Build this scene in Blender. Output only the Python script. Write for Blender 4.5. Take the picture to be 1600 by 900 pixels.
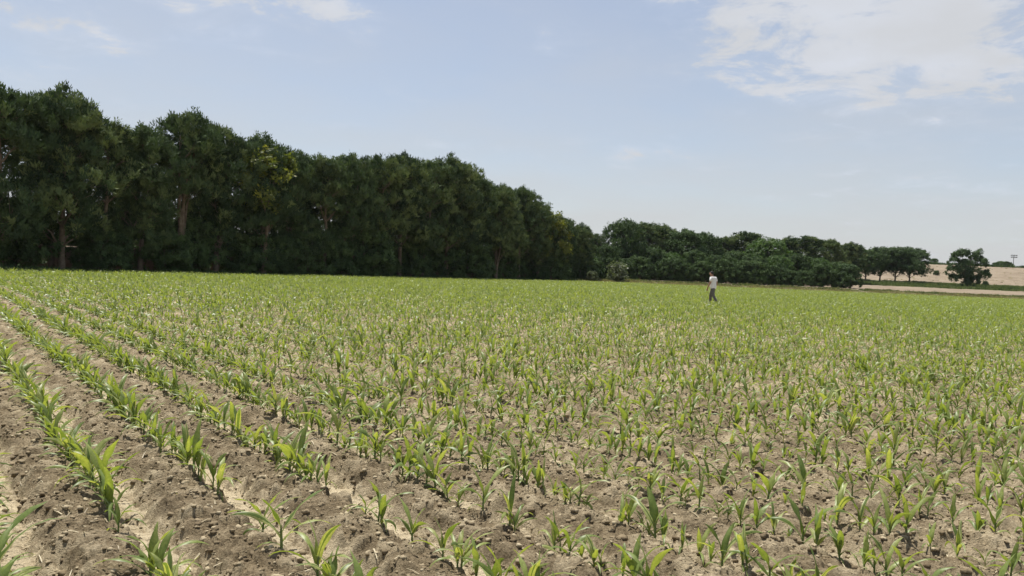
import bpy, bmesh, math, random
import numpy as np
from mathutils import Vector, Matrix
R = math.radians
random.seed(7)
rng = np.random.default_rng(11)
S = bpy.context.scene
for o in list(bpy.data.objects): bpy.data.objects.remove(o)
C = S.collection

# ------------------------------------------------------------------ camera
CAM_H = 1.5
F = 1209.0                       # focal length in pixels of a 1600 px wide frame
PITCH, ROLL = math.atan(30/F), math.atan(0.042)
cam_d = bpy.data.cameras.new('camera'); cam = bpy.data.objects.new('camera', cam_d); C.objects.link(cam)
cam_d.lens = F/1600*36; cam_d.sensor_width = 36; cam_d.clip_start = .05; cam_d.clip_end = 9000
up = Vector((math.sin(ROLL)*math.cos(PITCH), math.cos(ROLL)*math.cos(PITCH), math.sin(PITCH)))  # world up in camera axes
fw_c = (Vector((0, 0, -1)) - up*Vector((0, 0, -1)).dot(up)).normalized()
rt_c = fw_c.cross(up)
M3 = Matrix((rt_c, fw_c, up))    # camera axes -> world
cam.matrix_world = Matrix.Translation((0, 0, CAM_H)) @ M3.to_4x4()
S.camera = cam
S.render.resolution_x = 1024; S.render.resolution_y = 576
def ray(px, py): return (M3 @ Vector(((px-800)/F, (450-py)/F, -1))).normalized()
def on_ground(px, py, z=0):
    d = ray(px, py); t = (z-CAM_H)/d.z
    return Vector((d.x*t, d.y*t, z))
def at_depth(px, Y):             # ground x of a pixel column at distance Y
    d = ray(px, 420+.042*(px-800)); return d.x/d.y*Y
def height_at(px, py, Y):        # world z of the pixel at distance Y
    d = ray(px, py); return CAM_H + d.z/d.y*Y

# ------------------------------------------------------------------ world, sun, exposure
SUN_EL, SUN_AZ = R(69), R(-30)   # azimuth from +Y, negative = left
sd = Vector((math.sin(SUN_AZ)*math.cos(SUN_EL), math.cos(SUN_AZ)*math.cos(SUN_EL), math.sin(SUN_EL)))
W = bpy.data.worlds.new('World'); S.world = W; W.use_nodes = True
nt = W.node_tree; N = nt.nodes; L = nt.links; N.clear()
def nd(t, **k):
    n = N.new(t)
    for a, v in k.items(): setattr(n, a, v)
    return n
sky = nd('ShaderNodeTexSky', sky_type='NISHITA', sun_disc=False, sun_elevation=SUN_EL, sun_rotation=SUN_AZ,
         altitude=1000, air_density=1.0, dust_density=2.2, ozone_density=.8)
tc = nd('ShaderNodeTexCoord')
def mth(op, a, b=None, c=None, clamp=False):
    n = nd('ShaderNodeMath', operation=op, use_clamp=clamp)
    for i, v in enumerate((a, b, c)):
        if v is None: continue
        if isinstance(v, (int, float)): n.inputs[i].default_value = v
        else: L.new(v, n.inputs[i])
    return n.outputs[0]
nrm = nd('ShaderNodeVectorMath', operation='NORMALIZE'); L.new(tc.outputs['Generated'], nrm.inputs[0])
D = nrm.outputs[0]
sep = nd('ShaderNodeSeparateXYZ'); L.new(D, sep.inputs[0])
# cloud layer coordinates: the ray meets a flat layer overhead
zz = mth('ADD', mth('MAXIMUM', sep.outputs[2], 0.0), .12)
cmb = nd('ShaderNodeCombineXYZ'); L.new(mth('DIVIDE', sep.outputs[0], zz), cmb.inputs[0]); L.new(mth('DIVIDE', sep.outputs[1], zz), cmb.inputs[1])
n1 = nd('ShaderNodeTexNoise'); n1.inputs['Scale'].default_value = 3.4; n1.inputs['Detail'].default_value = 11; n1.inputs['Roughness'].default_value = .68
n1.inputs['Distortion'].default_value = .35
L.new(cmb.outputs[0], n1.inputs['Vector'])
n2 = nd('ShaderNodeTexNoise'); n2.inputs['Scale'].default_value = 1.1; n2.inputs['Detail'].default_value = 4
L.new(cmb.outputs[0], n2.inputs['Vector'])
def blob(px, py, wx, wy, gain):  # a patch of sky where cloud gathers, given by its direction and spread
    c = ray(px, py); right = c.cross(Vector((0, 0, 1))).normalized(); u = right.cross(c)
    def dotn(v, w):
        n = nd('ShaderNodeVectorMath', operation='DOT_PRODUCT'); L.new(D, n.inputs[0]); n.inputs[1].default_value = v
        return mth('DIVIDE', n.outputs['Value'], w)
    a, b = dotn(right, wx/F), dotn(u, wy/F)
    front = nd('ShaderNodeVectorMath', operation='DOT_PRODUCT'); L.new(D, front.inputs[0]); front.inputs[1].default_value = c
    q = mth('ADD', mth('MULTIPLY', a, a), mth('MULTIPLY', b, b))
    g = mth('EXPONENT', mth('MULTIPLY', q, -1.0))
    g = mth('MULTIPLY', g, mth('GREATER_THAN', front.outputs['Value'], 0.0))
    return mth('MULTIPLY', g, gain)
blobs = [blob(1330, -10, 250, 105, .52), blob(1105, 35, 75, 45, .45), blob(1210, 125, 100, 40, .30), blob(1500, 60, 160, 100, .42), blob(430, -20, 130, 60, .46), blob(395, 62, 50, 22, .34), blob(280, 20, 30, 30, .3), blob(540, 10, 70, 25, .3),
         blob(20, 0, 150, 90, .5), blob(1430, 130, 160, 50, .3), blob(985, 243, 90, 20, .48), blob(1500, 300, 200, 55, .22), blob(700, 225, 70, 25, .16), blob(1300, 240, 60, 20, .2),
         blob(850, 75, 25, 12, .26), blob(1050, -60, 500, 60, .12)]
tot = blobs[0]
for b in blobs[1:]: tot = mth('ADD', tot, b)
cl = mth('ADD', mth('MULTIPLY', mth('SUBTRACT', n1.outputs['Fac'], .5), 2.3), tot)
mr = nd('ShaderNodeMapRange', interpolation_type='SMOOTHSTEP'); L.new(cl, mr.inputs[0])
mr.inputs[1].default_value = .13; mr.inputs[2].default_value = .72; mr.inputs[3].default_value = 0; mr.inputs[4].default_value = .88
# thin veil everywhere, thicker towards the horizon
veil = mth('ADD', mth('ADD', .08, mth('MULTIPLY', n2.outputs['Fac'], .55)), mth('MULTIPLY', mth('EXPONENT', mth('MULTIPLY', mth('MAXIMUM', sep.outputs[2], 0.0), -6.5)), .66))
fac = mth('MAXIMUM', mr.outputs[0], veil)
fac = mth('ADD', fac, mth('MULTIPLY', mr.outputs[0], .12), clamp=True)
ccol = nd('ShaderNodeMix', data_type='RGBA'); ccol.inputs[6].default_value = (4.45, 4.52, 4.62, 1); ccol.inputs[7].default_value = (5.15, 5.4, 5.95, 1)
n3 = nd('ShaderNodeTexNoise'); n3.inputs['Scale'].default_value = 2.6; n3.inputs['Detail'].default_value = 6; L.new(cmb.outputs[0], n3.inputs['Vector'])
mr3 = nd('ShaderNodeMapRange'); L.new(n3.outputs['Fac'], mr3.inputs[0]); mr3.inputs[1].default_value = .4; mr3.inputs[2].default_value = .65
L.new(mth('MULTIPLY', mth('ADD', mth('MULTIPLY', mr3.outputs[0], .6), .35), mr.outputs[0], clamp=True), ccol.inputs[0])
mx = nd('ShaderNodeMix', data_type='RGBA'); L.new(fac, mx.inputs[0]); L.new(sky.outputs[0], mx.inputs[6]); L.new(ccol.outputs[2], mx.inputs[7])
bg = nd('ShaderNodeBackground'); bg.inputs[1].default_value = .1; L.new(mx.outputs[2], bg.inputs[0])
wo = nd('ShaderNodeOutputWorld'); L.new(bg.outputs[0], wo.inputs[0])
sl = bpy.data.lights.new('sun', 'SUN'); sl.energy = 4.9; sl.angle = R(.6); sl.color = (1, .955, .88)
so = bpy.data.objects.new('sun', sl); C.objects.link(so); so.rotation_euler = (-sd).to_track_quat('-Z', 'Y').to_euler()
S.view_settings.view_transform = 'Standard'; S.view_settings.look = 'None'; S.view_settings.gamma = 1
S.view_settings.exposure = 0.45
S.cycles.max_bounces = 8; S.cycles.transparent_max_bounces = 6; S.cycles.transmission_bounces = 4

# ------------------------------------------------------------------ helpers
def tag(o, label=None, cat=None, group=None, kind=None):
    if label: o['label'] = label
    if cat: o['category'] = cat
    if group: o['group'] = group
    if kind: o['kind'] = kind
    return o
def empty(name, loc=(0, 0, 0), rz=0):
    o = bpy.data.objects.new(name, None); C.objects.link(o); o.location = loc; o.rotation_euler = (0, 0, rz)
    o.empty_display_size = .2
    return o
def link(name, me, parent=None, mat=None):
    o = bpy.data.objects.new(name, me); C.objects.link(o)
    if parent: o.parent = parent
    if mat and not me.materials: me.materials.append(mat)
    return o
def np_mesh(name, V, Fq, mat=None, attrs=None, smooth=False):
    """V (n,3) floats, Fq (m,k) face indices (k = 3 or 4)."""
    V = np.asarray(V, np.float32); Fq = np.asarray(Fq, np.int32)
    me = bpy.data.meshes.new(name); k = Fq.shape[1]
    me.vertices.add(len(V)); me.vertices.foreach_set('co', V.ravel())
    me.loops.add(Fq.size); me.loops.foreach_set('vertex_index', Fq.ravel())
    me.polygons.add(len(Fq)); me.polygons.foreach_set('loop_start', np.arange(0, Fq.size, k, dtype=np.int32))
    me.polygons.foreach_set('loop_total', np.full(len(Fq), k, np.int32))
    if smooth: me.polygons.foreach_set('use_smooth', np.ones(len(Fq), bool))
    for nm, a in (attrs or {}).items():
        at = me.attributes.new(nm, 'FLOAT', 'POINT'); at.data.foreach_set('value', np.asarray(a, np.float32))
    me.update(calc_edges=True); me.validate()
    if mat: me.materials.append(mat)
    return me
class MB:                        # collects pieces of one mesh
    def __init__(s): s.V = []; s.F = []; s.n = 0; s.A = []
    def add(s, V, Fq, a=0.0):
        V = np.asarray(V, np.float32); s.V.append(V); s.F.append(np.asarray(Fq, np.int32)+s.n); s.n += len(V)
        s.A.append(np.full(len(V), a, np.float32) if np.isscalar(a) else np.asarray(a, np.float32))
    def tube(s, pts, rad, n=8, a=0.0):
        pts = [Vector(p) for p in pts]; V = []
        for i, p in enumerate(pts):
            t = (pts[min(i+1, len(pts)-1)]-pts[max(i-1, 0)]).normalized()
            u = t.cross(Vector((0, 1, 0) if abs(t.y) < .9 else (1, 0, 0))).normalized(); v = t.cross(u)
            r = rad[i] if hasattr(rad, '__len__') else rad
            for k in range(n):
                q = 2*math.pi*k/n; V.append(p+u*math.cos(q)*r+v*math.sin(q)*r)
        Fq = [(i*n+k, i*n+(k+1) % n, (i+1)*n+(k+1) % n, (i+1)*n+k) for i in range(len(pts)-1) for k in range(n)]
        s.add([tuple(v) for v in V], Fq, a)
    def box(s, c, d, a=0.0):
        x, y, z = c; l, w, h = [q/2 for q in d]
        V = [(x+i*l, y+j*w, z+k*h) for k in (-1, 1) for j in (-1, 1) for i in (-1, 1)]
        s.add(V, [(0, 2, 3, 1), (4, 5, 7, 6), (0, 1, 5, 4), (1, 3, 7, 5), (3, 2, 6, 7), (2, 0, 4, 6)], a)
    def mesh(s, name, mat=None, smooth=False):
        return np_mesh(name, np.concatenate(s.V), np.concatenate(s.F), mat, {'rnd': np.concatenate(s.A)}, smooth)

def _h(ix, iy, seed):
    h = (ix.astype(np.int64)*374761393 + iy.astype(np.int64)*668265263 + seed*974634777) & 0xffffffff
    h = ((h ^ (h >> 13))*1274126177) & 0xffffffff
    return ((h ^ (h >> 16)) & 0xffffff)/float(0x1000000)
def vn(x, y, seed=0):
    ix = np.floor(x); iy = np.floor(y); fx = x-ix; fy = y-iy
    ux = fx*fx*fx*(fx*(fx*6-15)+10); uy = fy*fy*fy*(fy*(fy*6-15)+10)
    def g(a, b):
        q = _h(ix+a, iy+b, seed)*2*np.pi; return np.cos(q)*(fx-a)+np.sin(q)*(fy-b)
    return ((g(0, 0)*(1-ux)+g(1, 0)*ux)*(1-uy)+(g(0, 1)*(1-ux)+g(1, 1)*ux)*uy)*1.5
def fbm(x, y, seed=0, o=4):
    r = 0; a = 1.0
    for i in range(o): r = r+a*vn(x*2**i+i*17.3, y*2**i-i*9.1, seed+i); a *= .5
    return r
def worley(x, y, seed=0):        # F1, F2, random value of the nearest cell
    ix = np.floor(x); iy = np.floor(y); f1 = np.full(x.shape, 9.0); f2 = f1.copy(); rv = np.zeros(x.shape)
    for a in (-1, 0, 1):
        for b in (-1, 0, 1):
            cx = ix+a+_h(ix+a, iy+b, seed); cy = iy+b+_h(ix+a, iy+b, seed+5)
            d = np.hypot(x-cx, y-cy); near = d < f1
            f2 = np.where(near, f1, np.minimum(f2, d)); f1 = np.where(near, d, f1)
            rv = np.where(near, _h(ix+a, iy+b, seed+9), rv)
    return f1, f2, rv
def sst(a, b, x):
    t = np.clip((x-a)/(b-a), 0, 1); return t*t*(3-2*t)

# ------------------------------------------------------------------ materials
def material(name):
    m = bpy.data.materials.new(name); m.use_nodes = True; t = m.node_tree; t.nodes.clear()
    return m, t
class MT:
    def __init__(s, name): s.m, s.t = material(name)
    def n(s, ty, **k):
        x = s.t.nodes.new(ty)
        for a, v in k.items(): setattr(x, a, v)
        return x
    def l(s, a, b): s.t.links.new(a, b)
    def noise(s, scale, detail=4, rough=.55, vec=None):
        x = s.n('ShaderNodeTexNoise'); x.inputs['Scale'].default_value = scale; x.inputs['Detail'].default_value = detail; x.inputs['Roughness'].default_value = rough
        if vec is None:
            c = s.n('ShaderNodeTexCoord'); vec = c.outputs['Object']
        s.l(vec, x.inputs['Vector']); return x.outputs['Fac']
    def ramp(s, fac, stops):
        r = s.n('ShaderNodeValToRGB'); e = r.color_ramp.elements
        while len(e) < len(stops): e.new(.5)
        for i, (p, c) in enumerate(stops): e[i].position = p; e[i].color = (*c, 1)
        s.l(fac, r.inputs[0]); return r.outputs[0]
    def mix(s, fac, a, b, bt='MIX'):
        x = s.n('ShaderNodeMix', data_type='RGBA', blend_type=bt)
        for sock, v in ((x.inputs[0], fac), (x.inputs[6], a), (x.inputs[7], b)):
            if isinstance(v, (int, float)): sock.default_value = v
            elif isinstance(v, tuple): sock.default_value = (*v, 1)
            else: s.l(v, sock)
        return x.outputs[2]
    def math(s, op, a, b, clamp=False):
        x = s.n('ShaderNodeMath', operation=op, use_clamp=clamp)
        for i, v in enumerate((a, b)):
            if isinstance(v, (int, float)): x.inputs[i].default_value = v
            else: s.l(v, x.inputs[i])
        return x.outputs[0]
    def attr(s, nm):
        a = s.n('ShaderNodeAttribute', attribute_name=nm); return a.outputs['Fac']
    def finish(s, color, rough=.8, spec=.3, bump=None, bd=.02, transl=0, tcol=None):
        p = s.n('ShaderNodeBsdfPrincipled'); out = s.n('ShaderNodeOutputMaterial')
        if isinstance(color, tuple): p.inputs['Base Color'].default_value = (*color, 1)
        else: s.l(color, p.inputs['Base Color'])
        p.inputs['Roughness'].default_value = rough; p.inputs['Specular IOR Level'].default_value = spec
        if bump is not None:
            b = s.n('ShaderNodeBump'); b.inputs['Strength'].default_value = 1; b.inputs['Distance'].default_value = bd
            s.l(bump, b.inputs['Height']); s.l(b.outputs[0], p.inputs['Normal'])
        if transl:
            tr = s.n('ShaderNodeBsdfTranslucent'); c = tcol or color
            if isinstance(c, tuple): tr.inputs[0].default_value = (*c, 1)
            else: s.l(c, tr.inputs[0])
            mx = s.n('ShaderNodeMixShader'); mx.inputs[0].default_value = transl
            s.l(p.outputs[0], mx.inputs[1]); s.l(tr.outputs[0], mx.inputs[2]); s.l(mx.outputs[0], out.inputs[0])
        else: s.l(p.outputs[0], out.inputs[0])
        return s.m

def ground_mat():
    t = MT('field soil')
    pale, dry, green = t.attr('pale'), t.attr('dry'), t.attr('green')
    n = t.noise(9, 8, .65); nf = t.noise(70, 6, .7); nb = t.noise(.5, 4, .6)
    soil = t.ramp(n, [(.3, (.17, .133, .08)), (.5, (.33, .265, .168)), (.7, (.50, .415, .275))])
    soil = t.mix(t.ramp(nf, [(.38, (.0, .0, .0)), (.62, (1, 1, 1))]), t.mix(1.0, soil, (.6, .57, .54), 'MULTIPLY'), soil)
    soil = t.mix(t.ramp(nb, [(.35, (0, 0, 0)), (.65, (1, 1, 1))]), t.mix(1.0, soil, (.82, .8, .78), 'MULTIPLY'), soil)
    pl = t.ramp(n, [(.3, (.50, .405, .26)), (.65, (.70, .595, .405))])
    pf = t.math('MULTIPLY', pale, t.math('ADD', t.math('MULTIPLY', nf, 2.2), .1), True)
    col = t.mix(pf, soil, pl)
    dr = t.ramp(t.noise(.25, 7, .6), [(.3, (.165, .128, .088)), (.5, (.225, .18, .128)), (.7, (.27, .222, .162))])
    col = t.mix(dry, col, dr)
    gr = t.ramp(t.noise(.7, 6, .6), [(.35, (.06, .10, .03)), (.6, (.13, .17, .06))])
    col = t.mix(green, col, gr)
    return t.finish(col, .95, .12, t.math('ADD', nf, t.math('MULTIPLY', n, 1.2)), .03)
M_ground = ground_mat()
def clod_mat():
    t = MT('soil clod'); a = t.attr('rnd')
    n = t.noise(30, 5, .6)
    c = t.ramp(a, [(0, (.17, .13, .08)), (.6, (.29, .23, .145)), (1, (.50, .42, .28))])
    c = t.mix(n, t.mix(1.0, c, (.7, .7, .7), 'MULTIPLY'), c)
    return t.finish(c, .95, .1, t.noise(60, 5, .7), .006)
M_clod = clod_mat()
def leaf_mat(name, stops, transl=.4, rough=.5, spec=.4, tmul=(1.1, 1.35, .5), objrnd=True, var=0):
    t = MT(name); a = t.attr('rnd')
    if objrnd:
        oi = t.n('ShaderNodeObjectInfo'); a = t.math('FRACT', t.math('ADD', a, oi.outputs['Random']), 0.0)
    c = t.ramp(a, stops)
    if var:                      # streaks and pale worn patches along the blade
        nn = t.noise(55, 5, .7); c = t.mix(t.ramp(nn, [(.35, (0, 0, 0)), (.7, (1, 1, 1))]), t.mix(1.0, c, (.78, .80, .8), 'MULTIPLY'), t.mix(1.0, c, (1.16, 1.13, 1.3), 'MULTIPLY'))
    tcx = t.mix(1.0, c, tmul, 'MULTIPLY')
    return t.finish(c, rough, spec, None, 0, transl, tcx)
M_maize = leaf_mat('maize leaf', [(0, (.115, .175, .042)), (.4, (.20, .265, .070)), (.8, (.30, .355, .105)), (1, (.39, .41, .18))], .42, .42, .4, (1.5, 1.42, .5), var=.25)
M_mstem = leaf_mat('maize stem', [(0, (.14, .20, .06)), (1, (.22, .28, .10))], .2)
M_pine = leaf_mat('dark needle foliage', [(0, (.034, .058, .030)), (.5, (.075, .115, .050)), (1, (.16, .20, .08))], .10, .75, .12, (1.3, 1.45, .55))
M_broad = leaf_mat('broad leaf foliage', [(0, (.044, .075, .032)), (.5, (.078, .122, .048)), (1, (.10, .15, .052))], .12, .7, .15, (1.2, 1.4, .5))
M_light = leaf_mat('fresh green foliage', [(0, (.06, .11, .032)), (.5, (.085, .145, .042)), (1, (.12, .18, .055))], .3, .55, .3, (1.2, 1.4, .5))
M_yellow = leaf_mat('yellow green foliage', [(0, (.06, .09, .03)), (.6, (.12, .15, .035)), (1, (.27, .27, .05))], .35, .55, .3, (1.3, 1.3, .5))
M_pale = leaf_mat('grey green foliage', [(0, (.10, .12, .07)), (1, (.18, .20, .12))], .3)
def bark():
    t = MT('bark'); n = t.noise(3, 6, .6)
    return t.finish(t.ramp(n, [(.3, (.10, .078, .056)), (.7, (.23, .18, .13))]), .9, .15, t.noise(14, 5, .6), .03)
M_bark = bark()
M_dry = leaf_mat('dry weed', [(0, (.16, .14, .07)), (.5, (.30, .25, .14)), (1, (.40, .34, .2))], .3)
M_straw = leaf_mat('dry straw', [(0, (.25, .20, .12)), (1, (.58, .50, .34))], .2)
M_grass = leaf_mat('bank grass', [(0, (.055, .085, .03)), (.5, (.10, .13, .05)), (1, (.20, .20, .10))], .35)
def plain(name, c, rough=.7, spec=.3, ns=12, var=.2, bump=0):
    t = MT(name); n = t.noise(ns, 5, .6)
    a = tuple(x*(1-var) for x in c); b = tuple(min(1, x*(1+var)) for x in c)
    return t.finish(t.ramp(n, [(.3, a), (.7, b)]), rough, spec, t.noise(ns*4, 4, .6) if bump else None, bump or .01)
M_wall = plain('mud brick wall', (.14, .112, .088), .95, .1, 1.3, .3, .02)
M_coping = plain('mud coping', (.13, .10, .078), .95, .1, 2, .25, .02)

# ------------------------------------------------------------------ the lie of the land
P0 = np.array([-31.8, 48.0]); TD = np.array([.549, .836]); TN = np.array([.836, -.549])
FAR = 112.0                      # the field's far edge
RD = np.array([-math.sin(R(37.7)), math.cos(R(37.7))]); RP = np.array([math.cos(R(37.7)), math.sin(R(37.7))])
SP = .60                         # row spacing
w0 = float(np.dot(np.array(on_ground(48, 640))[:2], RP))
def side(x, y): return (x-P0[0])*TN[0]+(y-P0[1])*TN[1]      # >0 inside the field
def base_h(x, y):
    y = np.asarray(y, float); x = np.asarray(x, float)
    z = np.interp(y, [0, FAR, FAR+4, 150, 180, 200], [0, 0, .45, 1.2, 2.15, 2.7])
    hill = sst(0, 1, (y-198)/70)*6.4
    z = z+hill*sst(40, 75, x)
    left = sst(2, -14, side(x, y))*sst(112, 130, y)*0
    z = z*(1-sst(0, -25, x-8-.4*(y-112))*.8)
    z = z+sst(200, 500, np.hypot(x, y)-100)*0
    return z
def field_mask(x, y): return sst(-.6, .6, side(x, y))*sst(FAR+.5, FAR-.5, y)
def furrow(x, y):
    """height, pale amount"""
    w = x*RP[0]+y*RP[1]; a = x*RD[0]+y*RD[1]
    w = w+.035*vn(a*.6, w*.3, 3)+.02*vn(a*2.4, w*.9, 4)
    u = (w-w0)/SP+.09*vn(a*4, w*4, 5)+.06*vn(a*11, w*11, 6); u = u-np.floor(u)
    bed = sst(.33, .60, u)+sst(.10, .02, u)
    bed = np.clip(bed, 0, 1)
    crown_ = np.exp(-((u-.72)/.2)**2)
    calm = 1-.5*sst(1.5, 5, (w-w0)/SP)
    h = (-.055+bed*.075+crown_*.03)*calm
    crack = np.exp(-((u-.36)/.035)**2)*(.4+.6*sst(-.3, .4, vn(a*1.2, w*2, 8)))
    h = h-crack*.03
    pale = sst(.06, .14, u)*sst(.54, .30, u)
    return h, pale, bed
def field_detail(x, y):
    h, pale, bed = furrow(x, y)
    r = np.hypot(x, y)
    m = sst(75, 40, r); h = h*m
    patch = sst(-.35, .45, vn(x*.5, y*.5, 21)+.25)
    pale = pale*(.6+.4*patch); pale = pale*(1-.6*sst(1.5, 5, (x*RP[0]+y*RP[1]-w0)/SP))+.17*sst(1.5, 5, (x*RP[0]+y*RP[1]-w0)/SP)*sst(-.05, .4, vn(x*2.2, y*2.2, 77))*1.5
    big = .022*fbm(x*1.7, y*1.7, 31, 3)
    rough = (.35+.65*bed)
    z = h+big
    k = r < 45
    xx, yy = x[k], y[k]
    f1, f2, rv = worley(xx/.13+.3*vn(xx*9, yy*9, 41), yy/.13+.3*vn(xx*9, yy*9, 42), 43)
    c1 = np.clip(1-f1*f1*1.5, 0, 1)**.75*rv*.052
    f1b, f2b, rvb = worley(xx/.055, yy/.055, 47)
    c2 = np.clip(1-f1b*f1b*1.6, 0, 1)**.8*rvb*.026
    c3 = .007*np.abs(fbm(xx*30, yy*30, 51, 3))+.004*vn(xx*90, yy*90, 57)
    # dried mud plates with cracks in the furrow bottoms
    f1c, f2c, rc = worley(xx/.17+.4*vn(xx*6, yy*6, 61), yy/.17+.4*vn(xx*6, yy*6, 62), 63)
    plate = -np.exp(-((f2c-f1c)/.06)**2)*.028+rc*.012
    rg = rough[k]; pk = pale[k]
    z[k] += (c1+c2)*rg*sst(45, 20, r[k])+c3+plate*np.clip(pk*1.2, 0, 1)
    dirt = np.zeros_like(z); dirt[k] = np.clip(c1*20, 0, 1)*(rv > .75)
    pale = np.clip(pale*(.8+.5*vn(x*3, y*3, 71)), 0, 1)
    pale = np.clip(pale+dirt*.35*(1-pale), 0, 1)
    return z, pale
def ground_z(x, y):
    x = np.atleast_1d(np.asarray(x, float)); y = np.atleast_1d(np.asarray(y, float))
    fd, _ = field_detail(x, y)
    return base_h(x, y)+fd*field_mask(x, y)

def build_ground():
    rr = [.4]
    while rr[-1] < 3800:
        r = rr[-1]
        q = 1.03 if r < 2.6 else 1.0027 if r < 10 else 1.006 if r < 32 else 1.012 if r < 130 else 1.02 if r < 320 else 1.12
        rr.append(r*q)
    rr = np.array(rr)
    th = np.concatenate([np.linspace(-180, -48, 66)[:-1], np.linspace(-48, 44, 1350)[:-1], np.linspace(44, 180, 66)[:-1]])
    th = np.radians(th); nr, na = len(rr), len(th)
    RR, TT = np.meshgrid(rr, th, indexing='ij')
    x = (RR*np.sin(TT)).ravel(); y = (RR*np.cos(TT)).ravel()
    fm = field_mask(x, y); fd, pale = field_detail(x, y)
    z = base_h(x, y)+fd*fm
    out = (1-fm)
    z += out*(.05*fbm(x*.8, y*.8, 81, 3)+.10*fbm(x*.15, y*.15, 83, 2)*sst(150, 200, y))
    yy = y
    jig = 2.2*vn(x*.12, y*.03, 91)+1.2*vn(x*.5, y*.2, 92)
    dry = np.clip(sst(FAR-.5, FAR+1, yy), 0, 1)
    green = sst(150, 153, yy+jig)*sst(196, 188, yy+jig*2)*(.55+.6*vn(x*.2, y*.2, 93))
    green = np.clip(green+.35*sst(FAR, FAR+2, yy)*sst(FAR+10, FAR+5, yy)*sst(-.2, .3, vn(x*.4, y*.4, 95)), 0, 1)
    st = sst(0, -.5, side(x, y))*sst(FAR, FAR-3, yy)
    dry = np.maximum(dry, st*.0)
    V = np.stack([x, y, z], 1)
    i = np.arange(nr-1)[:, None]*na; j = np.arange(na)[None, :]; j2 = (j+1) % na
    Fq = np.stack([i+j, i+na+j, i+na+j2, i+j2], -1).reshape(-1, 4)
    Fq = Fq[:, ::-1]
    # close the centre
    V = np.vstack([V, [[0, 0, z[:na].mean()]]])
    add = lambda a, v: np.append(a, v)
    me = np_mesh('ground', V, Fq, M_ground, {'pale': add(pale*fm, 0), 'dry': add(dry, 0), 'green': add(green, 0)}, True)
    o = link('ground', me); tag(o, kind='structure')
    return o
build_ground()

# ------------------------------------------------------------------ young maize
def maize_variant(seed, segs, nleaf, h=.26, fold=True):
    """leaf strips of one plant; returns leaf (V, F, rnd) and stem (V, F)"""
    r = random.Random(seed); V = []; Fq = []; A = []
    az0 = r.uniform(0, 6.28); sl_ = h*r.uniform(.30, .40); lean = (r.uniform(-.12, .12), r.uniform(-.12, .12))
    for i in range(nleaf):
        t = i/(max(1, nleaf-1))
        az = az0+(i % 2)*math.pi+r.uniform(-.45, .45)
        Ln = h*(.62+.55*math.sin(math.pi*min(1, .25+.6*t)))*r.uniform(.85, 1.15)
        wd = h*.064*(.6+.7*t)*r.uniform(.75, 1.2)
        if i == 0: Ln *= .6
        z0 = sl_*(.12+.88*t); el = R(42+40*t+r.uniform(-8, 8)); curl = R((135-85*t)*r.uniform(.6, 1.15))
        p = Vector((lean[0]*z0, lean[1]*z0, z0)); base = len(V); across = 3 if fold else 2
        tw = r.uniform(-1.5, 1.5)
        for k in range(segs+1):
            s = k/segs
            e = el-curl*s**1.5
            d = Vector((math.cos(az)*math.cos(e), math.sin(az)*math.cos(e), math.sin(e)))
            if k: p = p+d*(Ln/segs)
            sidev = Vector((-math.sin(az), math.cos(az), 0)); n_ = d.cross(sidev)
            sv = sidev*math.cos(tw*s)+n_*math.sin(tw*s); nn = d.cross(sv)
            ww = wd*(min(1, .45+s*2.2))*(1-s**2.6)**.8 if s < 1 else wd*.04
            wv_ = nn*ww*.38*math.sin(s*11+tw*9)
            if fold:
                V += [p-sv*ww+wv_, p+nn*ww*.35, p+sv*ww-wv_]
            else: V += [p-sv*ww, p+sv*ww]
        for k in range(segs):
            for q in range(across-1):
                a = base+k*across+q; Fq.append((a, a+1, a+across+1, a+across))
        a0_ = r.uniform(0, .3)+.4*t
        A += [min(1, a0_+(.28 if across == 3 and q == 1 else 0)+.22*(k/segs)**3) for k in range(segs+1) for q in range(across)]
    st = MB(); top = Vector((lean[0]*sl_, lean[1]*sl_, sl_))
    st.tube([(0, 0, -.02), (top.x*.5, top.y*.5, sl_*.5), tuple(top), (top.x, top.y, sl_*1.35)], [h*.030, h*.026, h*.022, h*.008], 6)
    return np.array([tuple(v) for v in V], np.float32), np.array(Fq, np.int32), np.array(A, np.float32), st

# positions over the field
plants = []
kmin, kmax = -6, 330
def frustum_ok(x, y, m): return y > 1.2 and abs(x) < .70*y+m
rows = []
for k in range(-8, 320):
    w = w0+k*SP
    # along-row range: from near the camera to the treeline or the far edge
    a = np.arange(-120, 190, 1.0)
    x = w*RP[0]+a*RD[0]; y = w*RP[1]+a*RD[1]
    ok = (y > 1.5) & (np.abs(x) < .70*y+2.5) & (side(x, y) > .3) & (y < FAR-.3)
    if not ok.any(): continue
    a0, a1 = a[ok].min()-1, a[ok].max()+1
    # denser on the left rows
    p = a0; al = []
    base_sp = .080 if k < 5 else .094
    while p < a1:
        al.append(p); p += base_sp*random.uniform(.55, 1.6)
    al = np.array(al); n = len(al)
    ww = w+rng.normal(0, .013, n)
    x = ww*RP[0]+al*RD[0]; y = ww*RP[1]+al*RD[1]
    keep = (y > 1.6) & (np.abs(x) < .70*y+2.2) & (side(x, y) > .4) & (y < FAR-.4) & (rng.random(n) > .04)
    gap = vn(x*.35+40, y*.35, 101) < -.62
    keep &= ~(gap & (rng.random(n) < .7))
    rows.append((k, x[keep], y[keep], al[keep]))
K = np.concatenate([np.full(len(r[1]), r[0]) for r in rows]); X = np.concatenate([r[1] for r in rows]); Y = np.concatenate([r[2] for r in rows])
AL = np.concatenate([r[3] for r in rows])
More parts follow.
